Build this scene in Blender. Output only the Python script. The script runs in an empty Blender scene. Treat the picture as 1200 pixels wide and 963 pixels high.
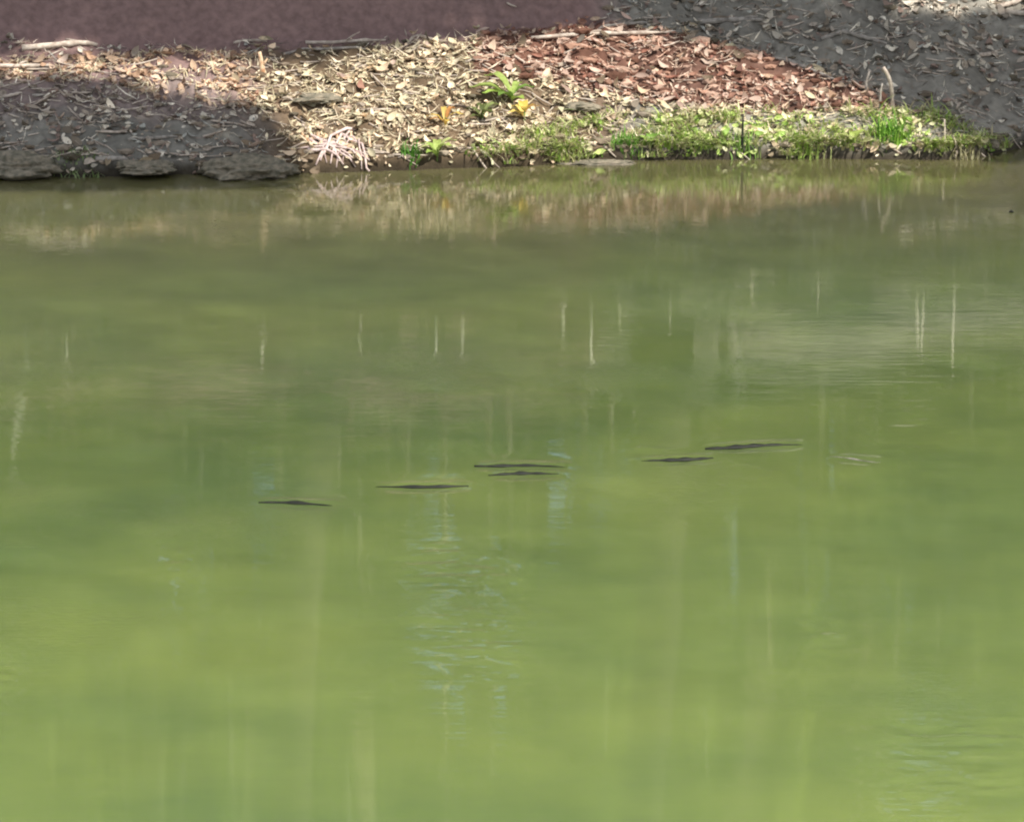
import bpy, math, random
import numpy as np
from mathutils import Vector, Matrix
R = math.radians
random.seed(7); rng = np.random.default_rng(7)
SC = bpy.context.scene; COL = SC.collection

# ------------------------------------------------------------------ camera
H = 4.4; PITCH = R(13.2); F = 5000.0; CX, CY = 600.0, 481.5
cam = bpy.data.cameras.new('camera'); camo = bpy.data.objects.new('camera', cam); COL.objects.link(camo)
camo.location = (0, 0, H); camo.rotation_euler = (R(90) - PITCH, 0, 0)
cam.sensor_width = 36; cam.lens = F / 1200 * 36; cam.clip_start = 0.1; cam.clip_end = 2000
SC.camera = camo
# ------------------------------------------------------------------ sky, sun, exposure
SUN_EL = R(50); SUN_AZ = R(136)            # azimuth from +Y, clockwise: sun behind the camera to the right
S = Vector((math.sin(SUN_AZ) * math.cos(SUN_EL), math.cos(SUN_AZ) * math.cos(SUN_EL), math.sin(SUN_EL)))
w = bpy.data.worlds.new('World'); SC.world = w; w.use_nodes = True
nt = w.node_tree; bg = nt.nodes['Background']; sky = nt.nodes.new('ShaderNodeTexSky')
sky.sky_type = 'NISHITA'; sky.sun_disc = False; sky.sun_elevation = SUN_EL; sky.sun_rotation = SUN_AZ; sky.dust_density = 1
tcw = nt.nodes.new('ShaderNodeTexCoord'); cln = nt.nodes.new('ShaderNodeTexNoise'); clr = nt.nodes.new('ShaderNodeMapRange'); clm = nt.nodes.new('ShaderNodeMix'); clm.data_type = 'RGBA'
cln.inputs['Scale'].default_value = 2.6; cln.inputs['Detail'].default_value = 6; cln.inputs['Roughness'].default_value = .55      # broken white cloud
clr.inputs[1].default_value = .38; clr.inputs[2].default_value = .56; clr.inputs[4].default_value = .85
nt.links.new(tcw.outputs['Generated'], cln.inputs['Vector']); nt.links.new(cln.outputs[0], clr.inputs[0]); nt.links.new(clr.outputs[0], clm.inputs['Factor'])
nt.links.new(sky.outputs[0], clm.inputs['A']); clm.inputs['B'].default_value = (6.6, 6.5, 6.3, 1); nt.links.new(clm.outputs['Result'], bg.inputs[0]); bg.inputs[1].default_value = 0.12
sl = bpy.data.lights.new('sun', 'SUN'); sl.energy = 4.6; sl.angle = R(0.5); sl.color = (1, .94, .84)
so = bpy.data.objects.new('sun', sl); COL.objects.link(so); so.rotation_euler = S.to_track_quat('Z', 'Y').to_euler()
so.location = (10, -10, 30)
SC.view_settings.view_transform = 'Standard'; SC.view_settings.look = 'None'
SC.view_settings.exposure = 0.5; SC.view_settings.gamma = 1
SC.cycles.filter_width = 2.1            # the photograph is a soft telephoto shot

# ------------------------------------------------------------------ projection helpers (numpy)
cp, sp = math.cos(PITCH), math.sin(PITCH)
def project(P):
    P = np.atleast_2d(P); x = P[:, 0]; y = P[:, 1]; z = P[:, 2] - H
    dep = y * cp - z * sp; up = y * sp + z * cp
    return CX + F * x / dep, CY - F * up / dep
def ray(px, py):
    a = (px - CX) / F; b = -(py - CY) / F
    d = Vector((a, cp + b * sp, -sp + b * cp)); return d.normalized()

# ------------------------------------------------------------------ noise
_T = np.random.default_rng(3).random((512, 512))
def vnoise(x, y):
    xi = np.floor(x).astype(int); yi = np.floor(y).astype(int); fx = x - xi; fy = y - yi
    fx = fx * fx * (3 - 2 * fx); fy = fy * fy * (3 - 2 * fy)
    a = _T[xi % 512, yi % 512]; b = _T[(xi + 1) % 512, yi % 512]; c = _T[xi % 512, (yi + 1) % 512]; d = _T[(xi + 1) % 512, (yi + 1) % 512]
    return (a * (1 - fx) + b * fx) * (1 - fy) + (c * (1 - fx) + d * fx) * fy
def fbm(x, y, o=4, g=.5):
    s = 0; a = 1; t = 0
    for i in range(o):
        s = s + a * vnoise(x * 2 ** i + 17.3 * i, y * 2 ** i + 9.1 * i); t += a; a *= g
    return s / t - .5
def sst(a, b, x):
    t = np.clip((x - a) / (b - a), 0, 1); return t * t * (3 - 2 * t)

# ------------------------------------------------------------------ terrain
_rows = [(-600, 214), (0, 207), (100, 207), (350, 203), (450, 200), (600, 195), (700, 189), (900, 186), (1100, 187), (1150, 184), (1172, 178), (1200, 172), (1800, 168)]
_sx, _sy = [], []
for px, py in _rows:
    d = ray(px, py); t = -H / d.z; _sx.append(d.x * t); _sy.append(d.y * t)
def shore(x):
    return np.interp(x, _sx, _sy) + .05 * fbm(x * 3.1, x * 0 + 4, 3) + .035 * fbm(x * 14, x * 0 + 8, 2)
def h(x, y):
    x = np.asarray(x, float); y = np.asarray(y, float)
    d = y - shore(x)
    dp = np.maximum(d, 0)
    wr = sst(.45, .75, x + .12 * fbm(y * 3, x, 2))                     # 0 = clay wall side, 1 = litter slope side
    lip = .055 * sst(0, .035, d)
    lw = lip + .44 * np.minimum(dp, 1.16) + .12 * np.clip(dp - 1.16, 0, .22) + 1.25 * np.clip(dp - 1.38, 0, .5) + .34 * np.maximum(dp - 1.88, 0)
    rt = lip + .43 * np.minimum(dp, 4) + .34 * np.maximum(dp - 4, 0)
    z = lw * (1 - wr) + rt * wr
    far = sst(40, 120, y); z = np.where(z > 6, 6 + (z - 6) * .25, z)
    wallm = (1 - wr) * sst(1.34, 1.42, dp) * (1 - sst(2.0, 2.2, dp))
    rough = (1 - .85 * wallm) * sst(0, .12, d) * (1 - sst(6, 14, d))
    z = z + rough * (.10 * fbm(x * 1.7, y * 2.2, 3) * sst(.1, .5, d) + .125 * fbm(x * 7, y * 8, 4, .6) * sst(0, .2, d) + .03 * fbm(x * 21, y * 25, 2) * sst(0, .2, d)) + wallm * .02 * fbm(x * 2, y * 6, 2)
    # hollow and hump of the left shaded mound
    z = z + .07 * np.exp(-((x + 2.55) / .5) ** 2 - ((d - .25) / .2) ** 2) - .05 * np.exp(-((x + 1.9) / .22) ** 2 - ((d - .3) / .25) ** 2)
    # pond bed and the near bank the camera stands on
    z = np.where(d < 0, np.maximum(-1.6, d * .5 - .01), z)
    near = 5.2 - y + .6 * np.sin(x * .4)
    z = np.where(near > 0, np.minimum(2.8, -1.6 + near * 1.3), z)
    z = np.where((d < 0) & (x > 3.5), np.maximum(z, np.clip((x - 7.5) * .45, -1.6, 1.3)), z)      # the pond's right side bank
    return z
def normal(x, y, e=.03):
    dx = (h(x + e, y) - h(x - e, y)) / (2 * e); dy = (h(x, y + e) - h(x, y - e)) / (2 * e)
    n = np.stack([-dx, -dy, np.ones_like(dx)], -1); return n / np.linalg.norm(n, axis=-1, keepdims=True)
def hit(px, py):
    """the point of the bank (or pond surface) seen at a place in the picture"""
    d = ray(px, py); ts = np.arange(20, 34, .01)
    x = d.x * ts; y = d.y * ts; z = H + d.z * ts
    g = np.maximum(h(x, y), 0)
    k = np.argmax(z <= g); t = ts[k]
    return Vector((d.x * t, d.y * t, max(float(h(d.x * t, d.y * t)), 0)))
def pondhit(px, py):
    d = ray(px, py); t = -H / d.z; return Vector((d.x * t, d.y * t, 0))

# ------------------------------------------------------------------ materials
def mat(name):
    m = bpy.data.materials.new(name); m.use_nodes = True
    return m, m.node_tree, m.node_tree.nodes['Principled BSDF']
def N(nt, t, **k):
    n = nt.nodes.new('ShaderNode' + t)
    for a, v in k.items(): setattr(n, a, v)
    return n
def attr_mat(name, attr='tint', rough=.85, trans=0, noise=40, amt=.35, spec=.3, bump=0):
    """albedo from a per-piece colour, broken up with grain; trans = light let through thin leaves"""
    m, t, b = mat(name)
    a = N(t, 'Attribute', attribute_name=attr); tc = N(t, 'TexCoord')
    nz = N(t, 'TexNoise'); nz.inputs['Scale'].default_value = noise; nz.inputs['Detail'].default_value = 4
    mr = N(t, 'MapRange'); mr.inputs[1].default_value = .3; mr.inputs[2].default_value = .7; mr.inputs[3].default_value = 1 - amt; mr.inputs[4].default_value = 1 + amt
    vm = N(t, 'VectorMath', operation='MULTIPLY')
    t.links.new(tc.outputs['Object'], nz.inputs['Vector']); t.links.new(nz.outputs[0], mr.inputs[0])
    t.links.new(a.outputs['Color'], vm.inputs[0]); t.links.new(mr.outputs[0], vm.inputs[1])
    t.links.new(vm.outputs[0], b.inputs['Base Color'])
    b.inputs['Roughness'].default_value = rough; b.inputs['Specular IOR Level'].default_value = spec
    if bump:
        bp = N(t, 'Bump'); bp.inputs['Distance'].default_value = bump; t.links.new(nz.outputs[0], bp.inputs['Height']); t.links.new(bp.outputs[0], b.inputs['Normal'])
    if trans:
        tr = N(t, 'BsdfTranslucent'); mx = N(t, 'MixShader'); mx.inputs[0].default_value = trans
        t.links.new(vm.outputs[0], tr.inputs[0]); t.links.new(b.outputs[0], mx.inputs[1]); t.links.new(tr.outputs[0], mx.inputs[2])
        t.links.new(mx.outputs[0], t.nodes['Material Output'].inputs[0])
    return m
M_soil = attr_mat('soil_clay', 'tint', .95, 0, 22, .2, .15, .012)
M_leaf = attr_mat('dry_leaf', 'tint', .7, .12, 60, .3, .3)
M_green = attr_mat('green_leaf', 'tint', .55, .3, 50, .2, .35)
M_crown = attr_mat('crown_leaf', 'tint', .6, .3, 3, .35, .3)
def wood(name, c1, c2, rough=.8, sc=30):
    m, t, b = mat(name); tc = N(t, 'TexCoord'); mp = N(t, 'Mapping'); mp.inputs['Scale'].default_value = (1, 1, 1)
    nz = N(t, 'TexNoise'); nz.inputs['Scale'].default_value = sc; nz.inputs['Detail'].default_value = 5
    cr = N(t, 'ValToRGB'); cr.color_ramp.elements[0].position = .35; cr.color_ramp.elements[1].position = .65
    cr.color_ramp.elements[0].color = (*c1, 1); cr.color_ramp.elements[1].color = (*c2, 1)
    bp = N(t, 'Bump'); bp.inputs['Distance'].default_value = .003
    t.links.new(tc.outputs['Object'], mp.inputs[0]); t.links.new(mp.outputs[0], nz.inputs[0]); t.links.new(nz.outputs[0], cr.inputs[0])
    t.links.new(cr.outputs[0], b.inputs['Base Color']); t.links.new(nz.outputs[0], bp.inputs['Height']); t.links.new(bp.outputs[0], b.inputs['Normal'])
    b.inputs['Roughness'].default_value = rough; return m
M_pale = wood('bleached_wood', (.34, .27, .22), (.62, .54, .46))
M_grey = wood('grey_wood', (.2, .18, .16), (.42, .38, .34))
M_orange = wood('orange_bark', (.4, .2, .1), (.75, .6, .42))
M_wet = wood('wet_dark_wood', (.006, .008, .005), (.02, .022, .014), .6)
M_trunk = wood('tree_bark', (.05, .045, .035), (.13, .11, .08), .9, 8)
M_sap = wood('pale_bark', (.55, .5, .4), (.75, .7, .6), .8, 12)
M_rock = wood('mossy_rock', (.11, .105, .075), (.28, .24, .18), .9, 26)

# ------------------------------------------------------------------ mesh helpers
def mesh_obj(name, V, Fc, m, parent=None, tint=None, smooth=True, loc=(0, 0, 0), link=True):
    V = np.asarray(V, np.float32).reshape(-1, 3); Fc = np.asarray(Fc, np.int32)
    me = bpy.data.meshes.new(name); n = len(Fc); k = Fc.shape[1]
    me.vertices.add(len(V)); me.vertices.foreach_set('co', V.ravel())
    me.loops.add(n * k); me.loops.foreach_set('vertex_index', Fc.ravel())
    me.polygons.add(n); me.polygons.foreach_set('loop_start', np.arange(n, dtype=np.int32) * k)
    me.polygons.foreach_set('use_smooth', np.full(n, smooth))
    me.update(calc_edges=True); me.materials.append(m)
    if tint is not None:
        a = me.color_attributes.new('tint', 'FLOAT_COLOR', 'POINT')
        c = np.ones((len(V), 4), np.float32); c[:, :3] = tint; a.data.foreach_set('color', c.ravel())
    o = bpy.data.objects.new(name, me)
    if link: COL.objects.link(o)
    o.location = loc
    if parent: o.parent = parent
    return o
def tag(o, label=None, cat=None, group=None, kind=None):
    if label: o['label'] = label
    if cat: o['category'] = cat
    if group: o['group'] = group
    if kind: o['kind'] = kind
    return o
def empty(name, loc, rz=0):
    o = bpy.data.objects.new(name, None); COL.objects.link(o); o.location = loc; o.rotation_euler = (0, 0, rz); o.empty_display_size = .1
    return o
class TB:
    """collects tubes into one mesh"""
    def __init__(s): s.V = []; s.F = []; s.n = 0
    def tube(s, pts, rad, k=7, flat=1.0):
        pts = [Vector(p) for p in pts]; m = len(pts); rings = []
        for i, p in enumerate(pts):
            t = (pts[min(i + 1, m - 1)] - pts[max(i - 1, 0)]).normalized()
            a = t.cross(Vector((0, 0, 1)));  a = a.normalized() if a.length > .05 else Vector((1, 0, 0)); b = a.cross(t).normalized()
            r = rad[i] if hasattr(rad, '__len__') else rad
            for j in range(k):
                th = 2 * math.pi * j / k
                s.V.append(tuple(p + a * (r * math.cos(th)) + b * (r * flat * math.sin(th))))
        for i in range(m - 1):
            for j in range(k):
                s.F.append((s.n + i * k + j, s.n + i * k + (j + 1) % k, s.n + (i + 1) * k + (j + 1) % k, s.n + (i + 1) * k + j))
        # end caps
        for base, c in ((s.n, pts[0]), (s.n + (m - 1) * k, pts[-1])):
            ci = len(s.V); s.V.append(tuple(c))
            for j in range(k):
                a, b = base + j, base + (j + 1) % k
                s.F.append((ci, b, a, a) if base == s.n else (ci, a, b, b))
        s.n = len(s.V)
    def build(s, name, m, parent=None, loc=(0, 0, 0)):
        me = bpy.data.meshes.new(name)
        me.from_pydata([tuple(v) for v in s.V], [], [tuple(dict.fromkeys(f)) for f in s.F]); me.update()
        me.polygons.foreach_set('use_smooth', [True] * len(me.polygons)); me.materials.append(m)
        o = bpy.data.objects.new(name, me); COL.objects.link(o); o.location = loc
        if parent: o.parent = parent
        return o
def wob(a, b, n, amp, seed):
    r = random.Random(seed); a = Vector(a); b = Vector(b); out = []; L = (b - a).length
    o1 = Vector((r.uniform(-1, 1), r.uniform(-1, 1), r.uniform(-1, 1))); o2 = Vector((r.uniform(-1, 1), r.uniform(-1, 1), r.uniform(-1, 1)))
    for i in range(n):
        t = i / (n - 1); e = math.sin(t * math.pi)
        out.append(a.lerp(b, t) + (o1 * e + o2 * math.sin(t * 9 + seed) * .35) * amp * L)
    return out

def leaves_mesh(P, nrm, L, W, curl, roll, tilt, cseg=5, rs=None):
    """curled leaves, all vectorised. P (n,3) centres, nrm (n,3) ground normals"""
    n = len(P); r = rs or rng
    u = np.linspace(-1, 1, cseg); v = np.array([-1, 0, 1.])
    U, Vv = np.meshgrid(u, v, indexing='ij'); U = U.ravel(); Vv = Vv.ravel()
    wd = np.clip(1 - np.abs(U) ** 2.2, .06, 1) ** .8 * (1 - .18 * U)
    if cseg == 2: wd = np.full_like(U, .65)
    X = U[None] * L[:, None] / 2; Y = Vv[None] * W[:, None] / 2 * wd[None]
    tw = r.uniform(-.9, .9, n)[:, None]
    Z = curl[:, None] * L[:, None] * (U[None] ** 2) * .5 + roll[:, None] * W[:, None] * (Vv[None] ** 2) * wd[None] * .5 + tw * U[None] * Y * .7
    yaw = r.uniform(0, 2 * np.pi, n)
    nn = nrm + r.normal(0, 1, (n, 3)) * tilt[:, None]; nn /= np.linalg.norm(nn, axis=1, keepdims=True)
    ref = np.stack([np.cos(yaw), np.sin(yaw), np.zeros(n)], -1)
    ax = ref - nn * (ref * nn).sum(1, keepdims=True); ax /= np.linalg.norm(ax, axis=1, keepdims=True); ay = np.cross(nn, ax)
    V = P[:, None] + X[..., None] * ax[:, None] + Y[..., None] * ay[:, None] + Z[..., None] * nn[:, None]
    q = []
    for i in range(cseg - 1):
        for j in range(2): q.append((i * 3 + j, i * 3 + j + 1, (i + 1) * 3 + j + 1, (i + 1) * 3 + j))
    Fc = (np.array(q)[None] + (np.arange(n) * cseg * 3)[:, None, None]).reshape(-1, 4)
    return V.reshape(-1, 3), Fc, cseg * 3
def blades_mesh(P, hgt, wid, lean, yaw, seg=4):
    n = len(P); t = np.linspace(0, 1, seg)
    f = np.stack([np.cos(yaw), np.sin(yaw), 0 * yaw], -1); s = np.stack([-np.sin(yaw), np.cos(yaw), 0 * yaw], -1)
    c = P[:, None] + (lean * hgt)[:, None, None] * (t ** 2)[None, :, None] * f[:, None] + (hgt[:, None] * (t - .35 * np.minimum(lean, 1.4)[:, None] * t ** 2))[..., None] * np.array([0, 0, 1.])
    wv = wid[:, None] * (1 - t ** 1.6 * .92)[None]
    V = np.stack([c - wv[..., None] * s[:, None], c + wv[..., None] * s[:, None]], 2).reshape(-1, 3)
    q = np.array([(2 * i, 2 * i + 1, 2 * i + 3, 2 * i + 2) for i in range(seg - 1)])
    return V, (q[None] + (np.arange(n) * seg * 2)[:, None, None]).reshape(-1, 4), seg * 2

# ------------------------------------------------------------------ picture regions: the sunlit patch (OPEN), and what covers the bank
def inpoly(px, py, poly):
    ins = np.zeros(len(px), bool); n = len(poly)
    for i in range(n):
        x1, y1 = poly[i]; x2, y2 = poly[(i + 1) % n]
        c = ((y1 > py) != (y2 > py)) & (px < (x2 - x1) * (py - y1) / (y2 - y1 + 1e-9) + x1); ins ^= c
    return ins
OPEN = [(-300, 69), (100, 67), (200, 61), (330, 66), (400, 60), (520, 46), (640, 38), (730, 28), (800, 40), (880, 62), (960, 84), (1015, 108), (1055, 128),
        (1100, 150), (1165, 188), (1300, 260), (1300, 3000), (-400, 3000), (-400, 232), (330, 228), (352, 200), (335, 165), (300, 128), (190, 118), (120, 97), (-300, 94)]
RED = [(560, 40), (720, 25), (900, 65), (1010, 105), (1060, 130), (900, 134), (700, 112), (640, 95), (560, 85)]
GRASS = [(500, 182), (560, 172), (640, 158), (720, 144), (820, 142), (950, 138), (1090, 137), (1150, 165), (1185, 180), (1165, 196), (640, 205), (500, 208)]

# ------------------------------------------------------------------ terrain mesh
def axis(core, grow, lim_lo, lim_hi):
    a = list(core); s = core[1] - core[0]; x = core[-1]
    while x < lim_hi: s *= grow; x += s; a.append(x)
    s = core[1] - core[0]; x = core[0]; b = []
    while x > lim_lo: s *= grow; x -= s; b.append(x)
    return np.array(b[::-1] + a)
gx = axis(np.arange(-3.7, 3.7, .016), 1.14, -500, 500); gy = axis(np.arange(24.3, 28.2, .016), 1.14, -80, 700)
GX, GY = np.meshgrid(gx, gy, indexing='ij'); GZ = h(GX, GY)
V = np.stack([GX, GY, GZ], -1).reshape(-1, 3); nx, ny = GX.shape
I = np.arange(nx * ny).reshape(nx, ny)
Fq = np.stack([I[:-1, :-1], I[1:, :-1], I[1:, 1:], I[:-1, 1:]], -1).reshape(-1, 4)
ppx, ppy = project(V)
dd = V[:, 1] - shore(V[:, 0])
clay = np.array([.235, .155, .145]); red = np.array([.13, .062, .045]); tan = np.array([.14, .10, .065]); grey = np.array([.24, .225, .195]); wet = np.array([.035, .028, .018])
wr = sst(.45, .8, V[:, 0])
tint = clay[None] * (1 - wr)[:, None] + grey[None] * wr[:, None]
def mixto(t, c, m): m = m[:, None]; return t * (1 - m) + c[None] * m
mid = (1 - wr) * (1 - sst(1.12, 1.3, dd + .1 * fbm(V[:, 0] * 4, V[:, 1] * 4)))
tint = mixto(tint, tan, mid * sst(-1.9, -1.3, V[:, 0]))
isred = inpoly(ppx + 30 * fbm(V[:, 0] * 9, V[:, 1] * 9), ppy + 12 * fbm(V[:, 0] * 9 + 5, V[:, 1] * 9), RED) & (dd > 0) & (dd < 3)
tint = mixto(tint, red, isred * .9)
leftmid = (1 - sst(-2.0, -1.4, V[:, 0])) * (1 - sst(.8, 1.05, dd))
tint = mixto(tint, np.array([.26, .21, .195]), leftmid * .8)
leftlow = (1 - sst(-1.7, -1.3, V[:, 0])) * (1 - sst(.35, .7, dd + .3 * fbm(V[:, 0] * 2, V[:, 1] * 3)))
tint = mixto(tint, np.array([.19, .19, .165]), leftlow * .85)
tint = mixto(tint, wet, (1 - sst(.03, .1, V[:, 2])) * .92)  # wet soil band, deepened for the shade under the lip
iswall = (1 - wr) * sst(1.3, 1.42, dd)
tint = tint * (1 + (.7 - .45 * iswall) * fbm(V[:, 0] * 3, V[:, 1] * 5, 5))[:, None]
ground = tag(mesh_obj('bank_ground', V, Fq, M_soil, tint=tint), kind='structure')

# ------------------------------------------------------------------ water
FLOAT = [((303, 589), (390, 592), 3.4), ((440, 571), (549, 570), 3.4), ((556, 546), (664, 547), 3.0), ((572, 557), (655, 555), 3.4), ((752, 541), (836, 537), 3.8), ((826, 526), (940, 521), 4.0)]
wx = axis(np.arange(-2.2, 2.2, .02), 1.2, -400, 400); wy = axis(np.arange(12.4, 20, .02), 1.2, 1.5, 60)
WX, WY = np.meshgrid(wx, wy, indexing='ij'); WZ = np.zeros_like(WX)
for (a, b, r) in FLOAT + [((735, 527), (790, 531), 0), ((975, 536), (1030, 541), 0)]:
    A = pondhit(*a); B = pondhit(*b); L = (B - A).length; u = (B - A) / L
    s_ = (WX - A.x) * u.x + (WY - A.y) * u.y; q_ = -(WX - A.x) * u.y + (WY - A.y) * u.x
    env = np.exp(-((s_ / L - .55) / .42) ** 4)
    amp = .006 if r else .003
    WZ += amp * env * (np.exp(-((q_ - .055) / .025) ** 2) - .6 * np.exp(-((q_ + .045) / .03) ** 2) + .25 * np.exp(-((q_ - .15) / .05) ** 2) * np.cos(s_ * 9))
WPX, WPY = project(np.stack([WX, WY, 0 * WX], -1).reshape(-1, 3)); WPX = WPX.reshape(WX.shape); WPY = WPY.reshape(WX.shape)
for (cx_, cy_, rx_, ry_, am) in [(535, 662, 60, 22, .006), (560, 745, 75, 50, .0045), (1130, 905, 110, 60, .0045), (1110, 856, 90, 12, .007), (975, 745, 22, 28, .004), (1075, 500, 40, 45, .0016), (5, 790, 14, 22, .006), (205, 650, 18, 45, .003)]:      # cat's-paws of wind
    WZ += am * np.exp(-((WPX - cx_) / rx_) ** 2 - ((WPY - cy_) / ry_) ** 2) * (fbm(WX * 7, WY * 16, 2) * 2)
Vw = np.stack([WX, WY, WZ], -1).reshape(-1, 3); I = np.arange(WX.size).reshape(WX.shape)
Fw = np.stack([I[:-1, :-1], I[1:, :-1], I[1:, 1:], I[:-1, 1:]], -1).reshape(-1, 4)
mw, t, b = mat('pond_water'); tc = N(t, 'TexCoord')
b.inputs['IOR'].default_value = 1.36; b.inputs['Roughness'].default_value = .02
b.inputs['Subsurface Weight'].default_value = .8; b.inputs['Subsurface Radius'].default_value = (.5, .6, .3); b.inputs['Subsurface Scale'].default_value = 1
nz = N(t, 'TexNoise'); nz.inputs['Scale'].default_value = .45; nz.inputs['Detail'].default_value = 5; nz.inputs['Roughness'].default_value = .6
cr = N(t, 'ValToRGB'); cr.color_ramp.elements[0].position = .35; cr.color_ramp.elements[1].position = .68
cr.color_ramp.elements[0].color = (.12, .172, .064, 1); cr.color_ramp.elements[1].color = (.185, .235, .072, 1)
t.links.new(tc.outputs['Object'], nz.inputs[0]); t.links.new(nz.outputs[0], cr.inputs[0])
sx = N(t, 'SeparateXYZ'); my = N(t, 'MapRange'); my.inputs[1].default_value = 24.6; my.inputs[2].default_value = 21.5; mxc = N(t, 'Mix', data_type='RGBA')   # shallows coloured darker and browner for the bank's shade and reflection
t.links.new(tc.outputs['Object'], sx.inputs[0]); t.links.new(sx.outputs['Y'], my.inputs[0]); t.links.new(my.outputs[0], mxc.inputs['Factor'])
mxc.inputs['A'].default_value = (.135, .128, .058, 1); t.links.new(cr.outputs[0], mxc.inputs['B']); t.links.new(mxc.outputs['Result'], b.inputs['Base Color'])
mp = N(t, 'Mapping'); mp.inputs['Scale'].default_value = (1, 1.6, 1)
n1 = N(t, 'TexNoise'); n1.inputs['Scale'].default_value = 2.2; n1.inputs['Detail'].default_value = 3
n2 = N(t, 'TexNoise'); n2.inputs['Scale'].default_value = 22; n2.inputs['Detail'].default_value = 2
n3 = N(t, 'TexNoise'); n3.inputs['Scale'].default_value = .8; n3.inputs['Detail'].default_value = 2
mr = N(t, 'MapRange'); mr.inputs[1].default_value = .55; mr.inputs[2].default_value = .72; mr.inputs[3].default_value = 0; mr.inputs[4].default_value = 1
mu = N(t, 'Math', operation='MULTIPLY'); b1 = N(t, 'Bump'); b1.inputs['Distance'].default_value = .012; b1.inputs['Strength'].default_value = .03
b2 = N(t, 'Bump'); b2.inputs['Distance'].default_value = .0022
t.links.new(tc.outputs['Object'], mp.inputs[0])
for n in (n1, n2): t.links.new(mp.outputs[0], n.inputs[0])
t.links.new(tc.outputs['Object'], n3.inputs[0]); t.links.new(n3.outputs[0], mr.inputs[0])
t.links.new(mr.outputs[0], mu.inputs[0]); t.links.new(n2.outputs[0], mu.inputs[1])
t.links.new(n1.outputs[0], b1.inputs['Height']); t.links.new(mu.outputs[0], b2.inputs['Height']); t.links.new(b1.outputs[0], b2.inputs['Normal'])
mp3 = N(t, 'Mapping'); mp3.inputs['Scale'].default_value = (2.5, 30, 1); n4 = N(t, 'TexNoise'); n4.inputs['Scale'].default_value = 1; n4.inputs['Detail'].default_value = 2
b3 = N(t, 'Bump'); b3.inputs['Distance'].default_value = .00045      # fine long-crested ripples draw the mirror images out vertically
t.links.new(tc.outputs['Object'], mp3.inputs[0]); t.links.new(mp3.outputs[0], n4.inputs[0]); t.links.new(n4.outputs[0], b3.inputs['Height']); t.links.new(b2.outputs[0], b3.inputs['Normal']); t.links.new(b3.outputs[0], b.inputs['Normal'])
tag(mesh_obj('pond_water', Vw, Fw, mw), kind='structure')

# ------------------------------------------------------------------ leaf litter
def palette(cols, n, var=.25):
    c = np.array(cols)[rng.integers(0, len(cols), n)]; return c * (1 + rng.uniform(-var, var, (n, 1)))
STRAW = [(.68, .56, .39), (.56, .48, .33), (.78, .68, .5), (.3, .24, .16), (.5, .45, .31), (.7, .54, .38), (.2, .15, .1)]
PINK = [(.64, .49, .4), (.22, .1, .075), (.26, .12, .085), (.44, .29, .22), (.52, .37, .3), (.3, .16, .115), (.17, .08, .06), (.58, .45, .37), (.5, .38, .28)]
GREYS = [(.6, .54, .45), (.3, .25, .2), (.36, .3, .24), (.24, .2, .155), (.5, .43, .36), (.28, .2, .165), (.66, .6, .5), (.13, .11, .09), (.72, .66, .56), (.42, .42, .38)]  # shaded litter; the palest tints stand in for light flecks
PEACH = [(.6, .43, .3), (.66, .5, .38), (.42, .27, .18), (.3, .19, .13)]
n = 62000
x = rng.uniform(-3.7, 3.7, n); d = rng.uniform(0, 3.2, n) ** 1.0; y = shore(x) + d; z = h(x, y)
P = np.stack([x, y, z], -1); px, py = project(P)
px2 = px + 60 * fbm(x * 5, y * 5, 3); py2 = py + 25 * fbm(x * 5 + 9, y * 5, 3)
isR = inpoly(px2, py2, RED); isG = inpoly(px, py, GRASS); wrl = sst(.45, .75, x)
openp = inpoly(px, py, OPEN)
wall = (wrl < .5) & (d > 1.36) & (d < 2.05)
dens = np.where(wall, .0, np.where(wrl > .5, .3, np.where(d > 1.12, .12, 1.)))
dens = np.where(openp, 1., dens)
dens = np.where(~openp & (wrl < .5) & (d < 1.12), .42, dens); dens = np.where(isG, .3, dens); dens = np.where(isR, .75, dens)
dens = np.where((px > 1040) & (py < 22), .8, dens)
clump = np.clip(.6 + 3.4 * fbm(x * 6, y * 11, 3), .05, 1.4)
k = rng.random(n) < dens * clump * .8
tintL = np.where(isR[:, None], palette(PINK, n), np.where((wrl > .5)[:, None] & ~openp[:, None], palette(GREYS, n), np.where((px < 300)[:, None], np.where(openp[:, None], palette(PEACH, n), palette(GREYS, n)), palette(STRAW, n))))  # light put into the litter colour: warm in the sunlit patch, greyer in shade
P, tl = P[k], tintL[k]; x, y = x[k], y[k]; n = len(P)
Lf = np.minimum(rng.gamma(3, .0125, n), .09); Wf = Lf * rng.uniform(.3, .65, n); nr = normal(x, y)
P = P + nr * (.006 + rng.random(n) ** 2 * .02)[:, None]
tiltL = rng.uniform(.08, .55, n)
big = np.argsort(-Lf)[:1200]; P_s = P[big]; pxb, pyb = project(P_s); big = big[(pxb > 0) & (pxb < 1200) & (pyb > 0)][:290]
restm = np.ones(n, bool); restm[big] = False
Vl, Fl, kk = leaves_mesh(P[restm], nr[restm], Lf[restm], Wf[restm], rng.uniform(-.2, .9, restm.sum()), rng.uniform(-.5, 1.3, restm.sum()), tiltL[restm])
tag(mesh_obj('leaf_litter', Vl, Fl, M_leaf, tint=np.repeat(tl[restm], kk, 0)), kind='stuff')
print('litter', n)
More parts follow.
